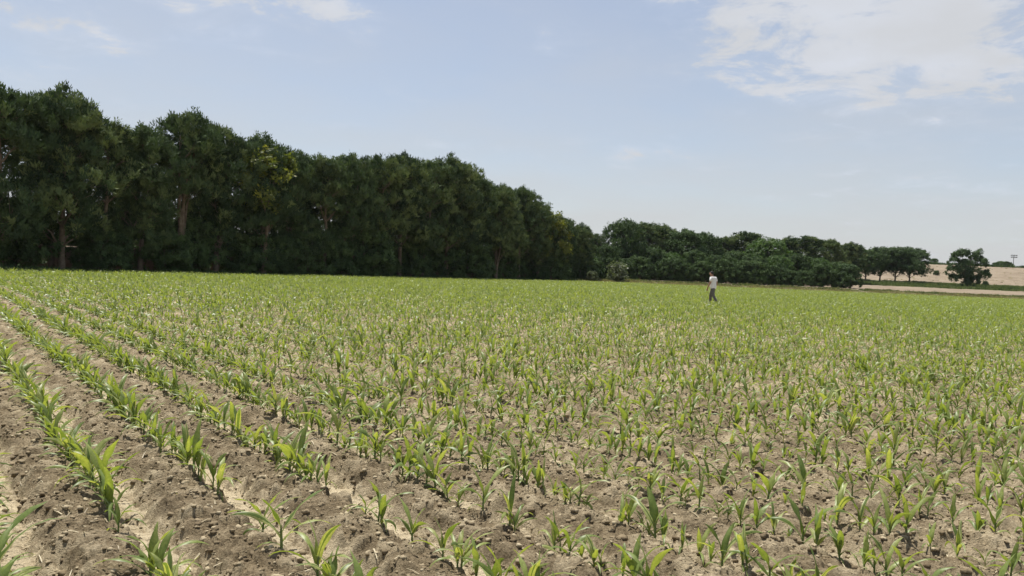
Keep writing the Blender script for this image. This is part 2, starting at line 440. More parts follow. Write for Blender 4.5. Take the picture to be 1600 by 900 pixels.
# shared wobble with the furrow so that plants stay on their bed
wv = X*RP[0]+Y*RP[1]; av = X*RD[0]+Y*RD[1]; off = -(.035*vn(av*.6, wv*.3, 3)+.02*vn(av*2.4, wv*.9, 4))
X = X+off*RP[0]; Y = Y+off*RP[1]
Z = ground_z(X, Y)
SC = np.clip(rng.normal(.77, .17, len(X)), .34, 1.12)*(1+.10*vn(X*.3, Y*.3, 111))
SC = SC*(1+.10*sst(10, 32, np.hypot(X, Y)))
ROT = rng.random(len(X))*2*np.pi
# which plants are in the frame, and the 300 that show largest
def project(x, y, z):
    v = np.stack([x, y, z-CAM_H], 1) @ np.array(M3)    # world -> camera axes
    return 800+F*v[:, 0]/-v[:, 2], 450-F*v[:, 1]/-v[:, 2], -v[:, 2]
px, py, dp = project(X, Y, Z+.1)
inside = (px > -10) & (px < 1610) & (py > 0) & (py < 925) & (dp > .5)
size = np.where(inside, SC/dp, 0)
order = np.argsort(-size)[:300]
single = np.zeros(len(X), bool); single[order] = True
VAR = 24
LEAFN = [5, 6, 5, 7, 4, 6, 5, 6, 4, 5, 6, 5, 4, 6, 7, 5, 5, 6, 4, 5, 6, 6, 5, 4]
hero = [maize_variant(200+i, 9, LEAFN[i]) for i in range(VAR)]
hero_me = []
for i, (v, f, a, st) in enumerate(hero):
    hero_me.append((np_mesh('maize_foliage', v, f, M_maize, {'rnd': a}, True), st.mesh('maize_stem', M_mstem, True)))
words = {1: 'first', 2: 'second', 3: 'third', 4: 'fourth', 5: 'fifth', 6: 'sixth', 7: 'seventh', 8: 'eighth', 9: 'ninth', 10: 'tenth', 11: 'eleventh', 12: 'twelfth'}
def ordn(n):
    if n in words: return words[n]
    return f"{n}{'th' if 10 < n % 100 < 14 else {1: 'st', 2: 'nd', 3: 'rd'}.get(n % 10, 'th')}"
numb = {4: 'four', 5: 'five', 6: 'six', 7: 'seven'}
sidx = np.where(single)[0]
rks = sorted(set(K[sidx])); rank = {k: i+1 for i, k in enumerate(rks)}
for k in rks:
    ids = [i for i in sidx if K[i] == k]; ids.sort(key=lambda i: AL[i])
    for q, i in enumerate(ids):
        v = i % VAR; e = empty('maize_plant', (X[i], Y[i], Z[i]-.004), ROT[i]); e.scale = (SC[i],)*3
        link('foliage', hero_me[v][0], e); link('stem', hero_me[v][1], e)
        sz = 'small' if SC[i] < .85 else 'tall' if SC[i] > 1.15 else 'young'
        tag(e, f"{sz} {numb[LEAFN[v]]} leaved maize plant, {ordn(q+1)} from the near end of {ordn(rank[k])} row from left", 'maize plant', 'young maize plants in the foreground rows')
# the rest of the crop as one mass
rest = np.where(~single)[0]
def scatter(meshes, idx, out):
    pick = rng.integers(0, len(meshes), len(idx))
    for v, (mv, mf, ma, mst) in enumerate(meshes):
        ii = idx[pick == v]
        if not len(ii): continue
        c, s = np.cos(ROT[ii]), np.sin(ROT[ii])
        vx = (mv[None, :, 0]*c[:, None]-mv[None, :, 1]*s[:, None])*SC[ii][:, None]+X[ii][:, None]
        vy = (mv[None, :, 0]*s[:, None]+mv[None, :, 1]*c[:, None])*SC[ii][:, None]+Y[ii][:, None]
        vz = mv[None, :, 2]*SC[ii][:, None]+Z[ii][:, None]
        VV = np.stack([vx, vy, vz], -1).reshape(-1, 3)
        FF = (mf[None]+np.arange(len(ii))[:, None, None]*len(mv)).reshape(-1, mf.shape[1])
        rr = (ma[None]*.7+rng.random(len(ii))[:, None]*.4).ravel()
        out.add(VV, FF, rr)
mid = [maize_variant(300+i, 5, 5+(i % 3 == 0)) for i in range(8)]
low = [maize_variant(400+i, 3, 5, fold=False) for i in range(8)]
far = [maize_variant(500+i, 3, 5, h=.28, fold=False) for i in range(6)]
for lst in (mid, low):           # add a flat stem strip to the merged ones
    for i, (v, f, a, st) in enumerate(lst):
        sv = np.array([(-.006, 0, -.02), (.006, 0, -.02), (.004, 0, .12), (-.004, 0, .12), (0, -.006, -.02), (0, .006, -.02), (0, .004, .12), (0, -.004, .12)], np.float32)
        sf = np.array([(0, 1, 2, 3), (4, 5, 6, 7)])+len(v)
        lst[i] = (np.vstack([v, sv]), np.vstack([f, sf]), np.append(a, [0]*8), st)
crop = MB(); dd = np.hypot(X[rest], Y[rest])
scatter(mid, rest[dd < 16], crop); scatter(low, rest[(dd >= 16) & (dd < 45)], crop); scatter(far, rest[dd >= 45], crop)
print('plants', len(X), 'crop faces', sum(len(f) for f in crop.F))
co = link('maize_crop', crop.mesh('maize_crop', M_maize, False))
tag(co, 'young green maize crop covering the field beyond the foreground rows', 'maize', kind='stuff')

# ------------------------------------------------------------------ loose clods
def clods():
    out = MB()
    def shapes(sub, n_, seed0):
        res = []
        for q in range(n_):
            bm = bmesh.new(); bmesh.ops.create_icosphere(bm, subdivisions=sub, radius=1)
            co = np.array([tuple(v.co) for v in bm.verts]); f1, f2, rv = worley(co[:, 0]*1.3+q*7+co[:, 2], co[:, 1]*1.3-co[:, 2]*.7, seed0+q)
            co *= (.52+.72*rv+.14*vn(co[:, 0]*2.7+q, co[:, 1]*2.7+co[:, 2]*2, seed0))[:, None]; co[:, 2] *= .7
            res.append((co.astype(np.float32), np.array([[v.index for v in f.verts] for f in bm.faces], np.int32))); bm.free()
        return res
    fine, coarse = shapes(2, 8, 3), shapes(1, 6, 9)
    for lst, n, ra, rb, s0, s1 in ((fine, 34000, 3.0, 9.0, .0035, .017), (coarse, 42000, 8.6, 28, .008, .022)):
        r = np.sqrt(rng.uniform(ra**1.6, rb**1.6, n)**(2/1.6)); th = rng.uniform(-.68, .66, n)
        x = r*np.sin(th); y = r*np.cos(th)
        w = x*RP[0]+y*RP[1]; u = (w-w0)/SP; u -= np.floor(u)
        calm = sst(1.5, 5, (w-w0)/SP)
        keep = (rng.random(n) < np.where((u > .41) & (u < .99), 1, .42+.3*calm)) & (side(x, y) > 0)
        x, y, r = x[keep], y[keep], r[keep]; n = len(x); z = ground_z(x, y)
        sz = s0+s1*rng.random(n)**3.4; big = rng.random(n) < .012; sz[big] += .020*rng.random(big.sum())
        pick = rng.integers(0, len(lst), n); rot = rng.random(n)*6.28
        for q_, (bv, bf) in enumerate(lst):
            ii = np.where(pick == q_)[0]; c, q = np.cos(rot[ii])[:, None], np.sin(rot[ii])[:, None]
            asp = rng.uniform(.65, 1.5, len(ii))[:, None]; zs = sz[ii][:, None]
            VV = np.stack([(bv[None, :, 0]*c*asp-bv[None, :, 1]*q)*zs+x[ii][:, None], (bv[None, :, 0]*q*asp+bv[None, :, 1]*c)*zs+y[ii][:, None], bv[None, :, 2]*zs+z[ii][:, None]+zs*.1], -1).reshape(-1, 3)
            out.add(VV, (bf[None]+np.arange(len(ii))[:, None, None]*len(bv)).reshape(-1, 3), np.repeat(rng.random(len(ii))**1.2, len(bv)))
    o = link('soil_clods', out.mesh('soil_clods', M_clod, False))
    tag(o, 'crumbled brown clods of dry soil lying between the maize rows', 'soil clods', kind='stuff')
clods()

# ------------------------------------------------------------------ trees
def blades(centres, axes, per, ln, wd, spread, seed, droop=0.0, nor=None):
    """kite-shaped leaves springing from tufts; returns V, F, rnd"""
    g = np.random.default_rng(seed); n = len(centres)
    c = np.repeat(centres, per, 0); ax = np.repeat(axes, per, 0)
    d = ax+g.normal(0, spread, c.shape); d /= np.linalg.norm(d, axis=1, keepdims=True)+1e-6
    d[:, 2] -= droop
    if nor is not None:          # leaves of a spray lie along its rounded surface
        n_ = np.repeat(nor, per, 0)+g.normal(0, .42, c.shape); n_ /= np.linalg.norm(n_, axis=1, keepdims=True)+1e-6
        d = d-.75*(d*n_).sum(1, keepdims=True)*n_; d /= np.linalg.norm(d, axis=1, keepdims=True)+1e-6
        s = np.cross(n_, d)
    else: s = g.normal(0, 1, c.shape)
    s -= (s*d).sum(1, keepdims=True)*d; s /= np.linalg.norm(s, axis=1, keepdims=True)+1e-6
    l = (ln*g.uniform(.6, 1.3, len(c)))[:, None]; w = (wd*g.uniform(.7, 1.3, len(c)))[:, None]
    st = c+d*l*g.uniform(-.2, .55, (len(c), 1))+g.normal(0, .09, c.shape)
    V = np.stack([st, st+d*l*.5+s*w*.5, st+d*l, st+d*l*.5-s*w*.5], 1).reshape(-1, 3)
    Fq = np.arange(len(c)*4).reshape(-1, 4)
    rn = np.repeat(np.clip(np.repeat(g.random(n), per)*.75+g.random(len(c))*.25, 0, 1), 4)
    return V, Fq, rn
def limb(mb, p0, p1, r0, r1, rd, n=5, k=7, sag=.0):
    pts = []; p0 = Vector(p0); p1 = Vector(p1); Ld = (p1-p0).length
    for i in range(n):
        t = i/(n-1); p = p0.lerp(p1, t)
        if 0 < i < n-1: p += Vector((rd.uniform(-1, 1), rd.uniform(-1, 1), rd.uniform(-.5, .5)))*Ld*.045
        p.z += math.sin(t*math.pi)*sag
        pts.append(p)
    mb.tube(pts, [r0+(r1-r0)*(i/(n-1))**.8 for i in range(n)], k)
    return pts
def make_tree(seed, H, Wd, crown0, kind, nl=14, per=15, tuft=60, yellow=False, forks=1, lobes=None, gap=.0):
    """mesh pair (trunk, crown) of a tree of height H and crown width Wd, foliage from crown0*H upwards"""
    rd = random.Random(seed); g = np.random.default_rng(seed)
    tr = MB(); lean = (rd.uniform(-.04, .04)*H, rd.uniform(-.04, .04)*H)
    rb = H*.016+.04
    stems = []
    for f in range(forks):
        dx, dy = (rd.uniform(-.12, .12)*H, rd.uniform(-.12, .12)*H) if forks > 1 else (0, 0)
        top = (lean[0]+dx, lean[1]+dy, H*.86)
        pts = []
        for i in range(9):
            t = i/8; fk = max(0, (t-.12))/.88
            pts.append(Vector((lean[0]*t+dx*fk+rd.uniform(-.05, .05)*t*2, lean[1]*t+dy*fk+rd.uniform(-.05, .05)*t*2, -.3+(H*.86+.3)*t)))
        tr.tube(pts, [rb*(1.25 if i == 0 else 1)*(1-.82*i/8) for i in range(9)], 9)
        stems.append(pts)
    if lobes is None:
        lobes = []
        for i in range(nl):
            t = (i+.5)/nl; z = H*(crown0+(1-crown0)*(.06+.82*t))
            prof = (math.sin(math.pi*min(1, .17+.76*t**.95)))**.7
            if kind != 'pine' and t < .5: prof = max(prof, .85)     # full, rounded top
            a = i*2.4+rd.uniform(-.5, .5); rr = Wd*.5*prof*rd.uniform(.45, .92)
            s = Wd*.225*rd.uniform(.65, 1.25)*(.75+.35*prof)
            lobes.append((rr*math.cos(a), rr*math.sin(a), z, s, s*rd.uniform(.6, .95)))
        lobes += [(lean[0], lean[1], H*.90, Wd*.24, H*.085), (lean[0]+Wd*.2, lean[1]+Wd*.1, H*.85, Wd*.24, H*.09), (lean[0]-Wd*.2, lean[1]-Wd*.12, H*.84, Wd*.24, H*.09)]
    cc = []; aa = []; tt = []; oo = []
    for (lx, ly, lz, s, sz) in lobes:
        if gap and g.random() < gap and lz < H*.66: continue
        stp = rd.choice(stems); zt = max(.15*H, lz-s*1.2); i = min(7, max(0, int(zt/(H*.86)*8)))
        q = stp[i].lerp(stp[i+1], .5)
        pts = limb(tr, q, (lx, ly, lz), rb*.38, rb*.08, rd)
        for _ in range(3):
            e = Vector((lx, ly, lz))+Vector((rd.uniform(-1, 1)*s*.8, rd.uniform(-1, 1)*s*.8, rd.uniform(-.2, 1)*sz*.8))
            limb(tr, pts[3], e, rb*.13, rb*.03, rd, 4, 4)
        # each lobe is made of leafy sprays with gaps between them
        m = int(tuft*(s/(Wd*.225))**1.6); nsp = max(7, int(9*(s/1.1)**1.4)); cl_ = .52
        v = g.normal(0, 1, (nsp, 3)); v /= np.linalg.norm(v, axis=1, keepdims=True)
        v[:, 2] = np.where(v[:, 2] < -.45, -v[:, 2]*.6, v[:, 2])
        sc_ = np.array([lx, ly, lz])+v*g.uniform(.72, 1.08, (nsp, 1))*np.array([s, s, sz])
        w_ = g.integers(0, nsp, m); loc = g.normal(0, 1, (m, 3)); loc /= np.linalg.norm(loc, axis=1, keepdims=True)
        loc = np.where((loc*v[w_]).sum(1, keepdims=True) < -.1, -loc, loc); loc[:, 2] += .1
        kk_ = cl_*(H/9)**.5*g.uniform(.7, 1.35, (nsp, 1))
        cc.append(sc_[w_]+loc*kk_[w_]*g.uniform(.5, 1.15, (m, 1)))
        sp_t = g.random(nsp); tt.append(np.clip(sp_t[w_]*.7+.3*g.random(m), 0, 1))
        oo.append(loc+v[w_]*.35)
        aa.append(loc*.5+v[w_]*.45+np.array([0, 0, .8 if kind == 'pine' else .25]))
    cc = np.concatenate(cc); aa = np.concatenate(aa)
    mat = {'pine': M_pine, 'broad': M_broad, 'light': M_light, 'yellow': M_yellow, 'pale': M_pale}[kind]
    if kind == 'pine': V, Fq, rn = blades(cc, aa, per, .30, .085, .42, seed, 0, np.concatenate(oo))
    else: V, Fq, rn = blades(cc, aa, per, .24, .16, .9, seed, .1, np.concatenate(oo))
    rn = np.repeat(np.repeat(np.concatenate(tt), per), 4)*.85
    me_c = np_mesh('crown', V, Fq, mat, {'rnd': rn*.6+.2 if False else rn})
    me_t = tr.mesh('trunk', M_bark, True)
    return me_t, me_c, H
def gz(x, y): return float(ground_z(x, y)[0])
def put(name, proto, x, y, h, rz, label, cat, group=None, wide=1.0):
    me_t, me_c, H = proto; e = empty(name, (x, y, gz(x, y)-.03), rz); s = h/H; e.scale = (s*wide, s*wide, s)
    link('trunk', me_t, e); link('crown', me_c, e)
    tag(e, label, cat, group); return e

P = [make_tree(10+i, 12, 4.9, [.16, .24, .14, .30, .18, .26, .15][i], 'pine', 27, 20, 72, forks=[1, 2, 1, 1, 2, 1, 2][i], gap=.2) for i in range(7)]
P_high = [make_tree(30+i, 12, 4.8, [.50, .42][i], 'pine', 13, 20, 80, forks=[1, 3][i], gap=.1) for i in range(2)]
B = [make_tree(50+i, 5, 5.4, -.02, 'broad', 18, 14, 70, forks=2) for i in range(3)]
Bl = [make_tree(60+i, 9, 8.6, -.04, ['broad', 'light', 'broad', 'broad'][i], 28, 14, 100, forks=2) for i in range(4)]
Yl = [make_tree(70, 9, 3.6, .45, 'yellow', 9, 13, 40), make_tree(71, 7, 3.4, .3, 'yellow', 9, 13, 40)]

# skyline of the tall belt, read as (picture column, row) and turned into real heights
skx = [-400, -200, 0, 40, 110, 150, 175, 215, 240, 290, 330, 360, 390, 430, 460, 510, 575, 640, 690, 735, 770, 800, 830, 850, 870, 900, 930, 950]
sky_ = [60, 100, 130, 132, 138, 160, 188, 178, 172, 176, 183, 200, 206, 220, 236, 232, 234, 240, 246, 262, 274, 290, 298, 314, 336, 352, 366, 378]
def line_pos(t, back): p = P0+TD*t-TN*back; return p[0], p[1]
def col_of(x, y): return float(project(np.array([x]), np.array([y]), np.array([2.0]))[0][0])
front = []; t = -22.0; i = 0
rt = random.Random(5)
while t < 84:
    back = 2.6+rt.uniform(-.5, .9); x, y = line_pos(t, back); c = col_of(x, y)
    top = np.interp(c, skx, sky_); h = height_at(c, top, y)*rt.uniform(.90, .99)
    if t > 66: h *= .97
    front.append((t, x, y, c, h)); t += 3.6*rt.uniform(.85, 1.2)
vis = [f for f in front if f[3] > -45]
n_out = 0
for q, (t, x, y, c, h) in enumerate(front):
    i = q % 7; proto = P[i]; extra = ''
    if 150 < c < 172+12: proto = P_high[0]; extra = 'high crown '
    if 255 < c < 300: proto = P_high[1]; extra = 'open crown '
    if 470 < c < 520: proto = P_high[0]; extra = 'thin crown '
    if c < -45:
        n_out += 1; lab = f"tall dark tree of the belt past the left edge of view, {ordn(n_out)} nearest"
    else:
        kk = vis.index((t, x, y, c, h))+1
        lab = f"tall dark green {extra}tree, {ordn(kk)} from the left in the belt's front row"
    put('belt_tree', proto, x, y, h, rt.uniform(0, 6.28), lab, 'tree', 'tall dark trees in the belt beside the field', wide=rt.uniform(.92, 1.08))
# second row, staggered
t = -20.5; k2 = 0
while t < 80:
    x, y = line_pos(t, 5.7+rt.uniform(-.6, .6)); c = col_of(x, y)
    top = np.interp(c, skx, sky_); h = height_at(c, top, y)*rt.uniform(.78, .95)
    if c > -45:
        k2 += 1
        put('belt_tree', P[(k2*3) % 7], x, y, h, rt.uniform(0, 6.28), f"dark green tree behind the front trees, {ordn(k2)} from the left in the belt's back row", 'tree', 'dark trees in the back row of the belt')
    t += 5.0*rt.uniform(.8, 1.3)
# shrubs under the belt
t = -18.0; k3 = 0
while t < 82:
    x, y = line_pos(t, 3.4+rt.uniform(-1.2, 1.5)); c = col_of(x, y); h = rt.uniform(2.6, 4.8)
    if c > -60 and not any(a_ < c < b_ for a_, b_ in ((182, 214),)):
        k3 += 1
        put('leafy_shrub', B[k3 % 3], x, y, h, rt.uniform(0, 6.28), f"dark leafy shrub at the foot of the tree belt, {ordn(k3)} from the left", 'shrub', 'leafy shrubs under the tree belt', wide=rt.uniform(.8, 1.2))
    t += 3.5*rt.uniform(.65, 1.35)
t = -16.0; k5 = 0                # bushes beyond the wall, showing over it
while t < 80:
    x, y = line_pos(t, 10.6+rt.uniform(-.5, .8)); c = col_of(x, y)
    if c > -60:
        k5 += 1
        put('leafy_shrub', B[(k5+1) % 3], x, y, rt.uniform(3.2, 4.6), rt.uniform(0, 6.28), f"tall dark bush showing over the mud wall behind the belt, {ordn(k5)} from the left", 'shrub', 'bushes behind the mud wall')
    t += rt.uniform(2.6, 4.6)
# yellow-leaved trees in the belt
def at_px(px_, Yd): return at_depth(px_, Yd), Yd
x, y = line_pos(16.2, 1.9)
def belt_at(c_target, back):
    best = min((abs(col_of(*line_pos(t_, back))-c_target), t_) for t_ in np.arange(-20, 84, .25)); return line_pos(best[1], back)
x, y = belt_at(412, 1.6); put('yellow_tree', Yl[0], x, y, height_at(412, 236, y), .4, 'slim tree with yellow green leaves standing out against the dark belt', 'tree')
x, y = belt_at(862, 2.0); put('yellow_tree', Yl[1], x, y, height_at(862, 336, y), 1.4, 'small yellowish tree at the far low end of the tall belt', 'tree')

# mud wall behind the belt
def wall():
    e = empty('mud_wall', (float(P0[0]-TN[0]*8.2), float(P0[1]-TN[1]*8.2), 0), math.atan2(TD[1], TD[0]))
    b = MB(); c = MB(); x0, x1, n = -26, 92, 60
    V = []; Fq = []
    for i in range(n+1):
        x = x0+(x1-x0)*i/n; hh = 1.72+.06*math.sin(i*1.7)+rt.uniform(-.02, .02)
        V += [(x, -.22, -.2), (x, -.15, hh), (x, .15, hh), (x, .22, -.2)]
        if i:
            a = (i-1)*4; d = i*4
            Fq += [(a, d, d+1, a+1), (a+1, d+1, d+2, a+2), (a+2, d+2, d+3, a+3)]
    b.add(V, Fq); link('wall_face', b.mesh('wall_face', M_wall), e)
    V = []; Fq = []
    for i in range(n+1):
        x = x0+(x1-x0)*i/n; hh = 1.72+.06*math.sin(i*1.7)+.02
        V += [(x, -.22, hh-.03), (x, -.16, hh+.07), (x, 0, hh+.12), (x, .16, hh+.07), (x, .22, hh-.03)]
        if i:
            a = (i-1)*5; d = i*5
            Fq += [(a+j, d+j, d+j+1, a+j+1) for j in range(4)]+[(a, a+4, d+4, d)]
    c.add(V, Fq); link('coping', c.mesh('coping', M_coping), e)
    tag(e, 'long low brown mud wall in shade behind the tree belt', 'wall')
wall()

# the wood beyond the field's far corner
wood = [  # column, distance, top row, proto (kind, index), wide
 (880, 122, 342, 'P', 2, 1.2), (905, 126, 352, 'P', 0, 1.1), (930, 128, 366, 'P', 4, 1.0), (946, 121, 384, 'B', 2, .8), (915, 119, 392, 'B', 1, .8), (888, 117, 384, 'B', 0, .8),
 (972, 126, 347, 'B', 0, .85), (1003, 133, 350, 'P', 1, 1.5), (1036, 134, 353, 'P', 5, 1.5), (1068, 130, 362, 'B', 2, .95),
 (1100, 134, 366, 'B', 3, .9), (1132, 138, 371, 'P', 3, 1.4), (1165, 138, 362, 'P', 6, 1.5), (1196, 130, 374, 'B', 1, 1.1),
 (1228, 141, 372, 'P', 0, 1.5), (1262, 141, 370, 'P', 4, 1.6), (1296, 143, 374, 'P', 2, 1.4), (1326, 148, 380, 'P', 5, 1.4),
 (960, 119, 400, 'B', 3, .9), (1020, 122, 388, 'B', 0, 1.0), (1050, 121, 396, 'B', 1, .9), (1085, 122, 393, 'B', 2, 1.0), (1118, 124, 400, 'B', 3, 1.0),
 (1150, 124, 394, 'B', 0, 1.1), (1180, 122, 402, 'B', 2, 1.0), (1215, 124, 400, 'B', 1, 1.0), (1246, 126, 398, 'B', 3, 1.0), (1278, 128, 404, 'B', 1, .9), (1306, 130, 410, 'B', 0, 1.0), (990, 120, 404, 'B', 2, .8)]
wood.sort(key=lambda a: a[0])
cnt = {}
for (c, Yd, tp, kd, ix, wd) in wood:
    Yd += 7*min(1, max(0, (c-930)/60))
    x = at_depth(c, Yd); g0 = gz(x, Yd); h = height_at(c, tp, Yd)-g0
    nm, lab = ('wood_pine', 'dark round topped tree at the back of the far wood') if kd == 'P' else ('fresh_green_tree', 'lighter green rounded tree at the front of the far wood') if ix == 1 else ('broadleaf_tree', 'mid green broad tree at the front of the far wood')
    cnt[nm] = cnt.get(nm, 0)+1
    put(nm, (P if kd == 'P' else Bl)[ix], x, Yd, h, rt.uniform(0, 6.28), f"{lab}, {ordn(cnt[nm])} from the left", 'tree', 'trees of the wood beyond the far corner', wide=wd)
c = 885; k4 = 0
while c < 1330:
    Yd = 117+rt.uniform(0, 2.5)+7*min(1, max(0, (c-930)/60)); x = at_depth(c, Yd); k4 += 1
    put('leafy_shrub', B[k4 % 3], x, Yd, rt.uniform(1.9, 3.8), rt.uniform(0, 6.28), f"low green shrub at the foot of the far wood, {ordn(k4)} from the left", 'shrub', 'shrubs at the foot of the far wood', wide=rt.uniform(.85, 1.15))
    c += rt.uniform(17, 30)
# trees with bare trunks right of the wood
Hi = [make_tree(90+i, 10, 8.0, .24, 'broad', 20, 14, 110, forks=1) for i in range(3)]
for q, (c, Yd, tp, ix) in enumerate([(1352, 176, 392, 0), (1374, 180, 388, 1), (1398, 178, 387, 2), (1421, 181, 389, 0)]):
    x = at_depth(c, Yd); h = height_at(c, tp, Yd)-gz(x, Yd)
    put('bare_trunk_tree', Hi[ix], x, Yd, h, q*1.7, f"dark tree with bare lower trunk on the bank, {ordn(q+1)} from the left of four", 'tree', 'trees with bare trunks on the far bank', wide=1.25)
# the lone tree: narrow dipped top over a wide low skirt
LONE = [(-2.0, 0, 6.6, 1.5, 1.2), (-.6, .5, 7.0, 1.3, .95), (.2, -.3, 6.2, 1.6, 1.1), (2.3, .2, 6.7, 1.0, 1.3), (2.5, -.3, 5.2, 1.6, 1.1), (-2.6, .2, 5.0, 1.5, 1.0), (0, 0, 4.8, 2.1, 1.3),
      (-3.2, 0, 3.0, 1.5, 1.1), (-1.5, -.6, 3.3, 1.9, 1.3), (1.2, .6, 3.2, 2.0, 1.4), (3.2, 0, 2.9, 1.5, 1.0), (-.5, .6, 1.6, 1.7, 1.0), (.9, -.4, 1.4, 1.5, 1.0), (-2.2, .3, 1.9, 1.3, .8), (2.2, .3, 1.9, 1.2, .8), (.1, 0, .8, 1.1, .6)]
lone = make_tree(120, 8, 8, .04, 'broad', 0, 15, 200, forks=2, lobes=[(a_, b_, c_, d_*.8, e_*.85) for a_, b_, c_, d_, e_ in LONE])
x = at_depth(1511, 165); put('lone_tree', lone, x, 165, height_at(1511, 389, 165)-gz(x, 165), 0, 'lone dark leafy tree with dipped top before the bare slope', 'tree')
# pale bush at the field's corner, small shrubs on slope and crest
def bush(px_, Yd, h, proto, name, label, group=None, wide=1.0):
    x = at_depth(px_, Yd); return put(name, proto, x, Yd, h, px_*.7, label, 'bush', group, wide)
Pb = make_tree(130, 2.2, 2.6, .02, 'pale', 9, 10, 40)
bush(965, 115, 2.4, Pb, 'pale_bush', 'pale grey green bush at the field edge before the far wood')
bush(925, 113.5, 1.3, Pb, 'pale_bush', 'small pale bush at the foot of the belt by the field corner')
bush(1462, 225, 1.3, B[0], 'slope_bush', 'tiny dark bush alone on the bare slope left of the lone tree')
bush(1539, 178, 1.1, B[1], 'slope_bush', 'low dark bush at the foot of the slope right of the lone tree')
for q, (c, tp, wd) in enumerate([(1553, 410, 1.3), (1561, 408, 1.5), (1570, 408.5, 1.5), (1577, 411, 1.3)]):
    x = at_depth(c, 276); h = height_at(c, tp, 276)-gz(x, 276)
    put('crest_tree', Bl[q], x, 276, max(1.2, h), q, f"far dark tree on the hill crest near the mast, {ordn(q+1)} from the left of four", 'tree', 'four trees on the hill crest', wide=wd)
x = at_depth(1458, 272); put('crest_tree', B[2], x, 272, 2.2, 1, 'small dark tree on the crest just left of the lone tree', 'tree')

# ------------------------------------------------------------------ weeds, grass, scrub (uncountable)
def tufts(name, n, fx, fy, hmin, hmax, mat, label, cat, per=9, wd=.05, lay=None):
    x = fx(n); y = fy(n, x)
    z = ground_z(x, y); c = np.stack([x, y, z], 1); g = np.random.default_rng(len(name))
    h = g.uniform(hmin, hmax, n)*(1+.6*vn(x*.3, y*.3, 7))
    per_ = per; cc = np.repeat(c, per_, 0); hh = np.repeat(h, per_)
    d = np.stack([g.normal(0, .35, len(cc)), g.normal(0, .35, len(cc)), np.ones(len(cc))], 1); d /= np.linalg.norm(d, axis=1, keepdims=True)
    s = np.cross(d, g.normal(0, 1, d.shape)); s /= np.linalg.norm(s, axis=1, keepdims=True)
    cc = cc+np.stack([g.normal(0, .12, len(cc)), g.normal(0, .12, len(cc)), np.full(len(cc), -.03)], 1)
    l = (hh*g.uniform(.5, 1.1, len(cc)))[:, None]; w = wd*(hh/hmax)[:, None]
    V = np.stack([cc-s*w*.4, cc+s*w*.4, cc+d*l*.6+s*w*.5, cc+d*l], 1).reshape(-1, 3)
    me = np_mesh(name, V, np.arange(len(V)).reshape(-1, 4), mat, {'rnd': np.repeat(np.repeat(g.random(n), per_), 4)})
    o = link(name, me); tag(o, label, cat, kind='stuff')
tufts('dry_weeds', 7000, lambda n: rng.uniform(8, 105, n), lambda n, x: FAR+.6+np.abs(rng.normal(0, 2.2, n))+1.5*vn(x*.2, x*0, 5), .12, .38, M_dry, 'dry straw coloured weeds along the field far edge', 'weeds', wd=.07)
tufts('green_weeds', 4200, lambda n: rng.uniform(9, 105, n)**1.0, lambda n, x: FAR+3.2+np.abs(rng.normal(0, 1.6, n))+1.5*vn(x*.15, x*0+9, 6), .12, .36, M_grass, 'green weeds between the crop and the dirt track', 'weeds', wd=.08)
tufts('bank_grass', 26000, lambda n: rng.uniform(50, 150, n), lambda n, x: 152+rng.random(n)**1.1*32+3*vn(x*.1, x*0, 9), .15, .5, M_grass, 'green grass bank at the foot of the bare slope', 'grass', wd=.14)
tufts('slope_scrub', 900, lambda n: rng.uniform(82, 215, n), lambda n, x: rng.uniform(196, 266, n), .08, .30, M_dry, 'scattered dry tufts on the bare tan slope', 'scrub', per=9, wd=.12)
tufts('crest_scrub', 2600, lambda n: rng.uniform(85, 215, n), lambda n, x: 268+rng.normal(0, 2.0, n), .4, 1.1, M_broad, 'thin dark scrub line along the hill crest', 'scrub', per=14, wd=.3)
tufts('belt_undergrowth', 5200, lambda n: rng.uniform(-44, 16, n), lambda n, x: 48+(x+31.8)/.549*.836+rng.uniform(1.6, 9, n), .12, .45, M_broad, 'dark undergrowth along the shaded foot of the tree belt', 'undergrowth', per=10, wd=.12)

def scraps():
    n = 5200; r = np.sqrt(rng.uniform(3**1.7, 17**1.7, n)**(2/1.7)); th = rng.uniform(-.68, .66, n); x = r*np.sin(th); y = r*np.cos(th)
    k = side(x, y) > 0; x, y = x[k], y[k]; n = len(x); z = ground_z(x, y)+.006; a = rng.random(n)*6.28; l = rng.uniform(.012, .05, n); w = rng.uniform(.0012, .004, n)
    d = np.stack([np.cos(a), np.sin(a), rng.normal(0, .22, n)], 1)*l[:, None]; q = np.stack([-np.sin(a), np.cos(a), 0*a], 1)*w[:, None]; c = np.stack([x, y, z], 1)
    V = np.stack([c-d-q, c-d+q, c+[0, 0, .004]+q, c+[0, 0, .004]-q, c+d+q*.5, c+d-q*.5], 1).reshape(-1, 3); b = np.arange(n)[:, None]*6
    Fq = np.concatenate([b+[0, 1, 2, 3], b+[3, 2, 4, 5]])
    o = link('dry_scraps', np_mesh('dry_scraps', V, Fq, M_straw, {'rnd': np.repeat(rng.random(n), 6)})); tag(o, 'pale dry scraps of straw scattered over the soil', 'straw', kind='stuff')
scraps()

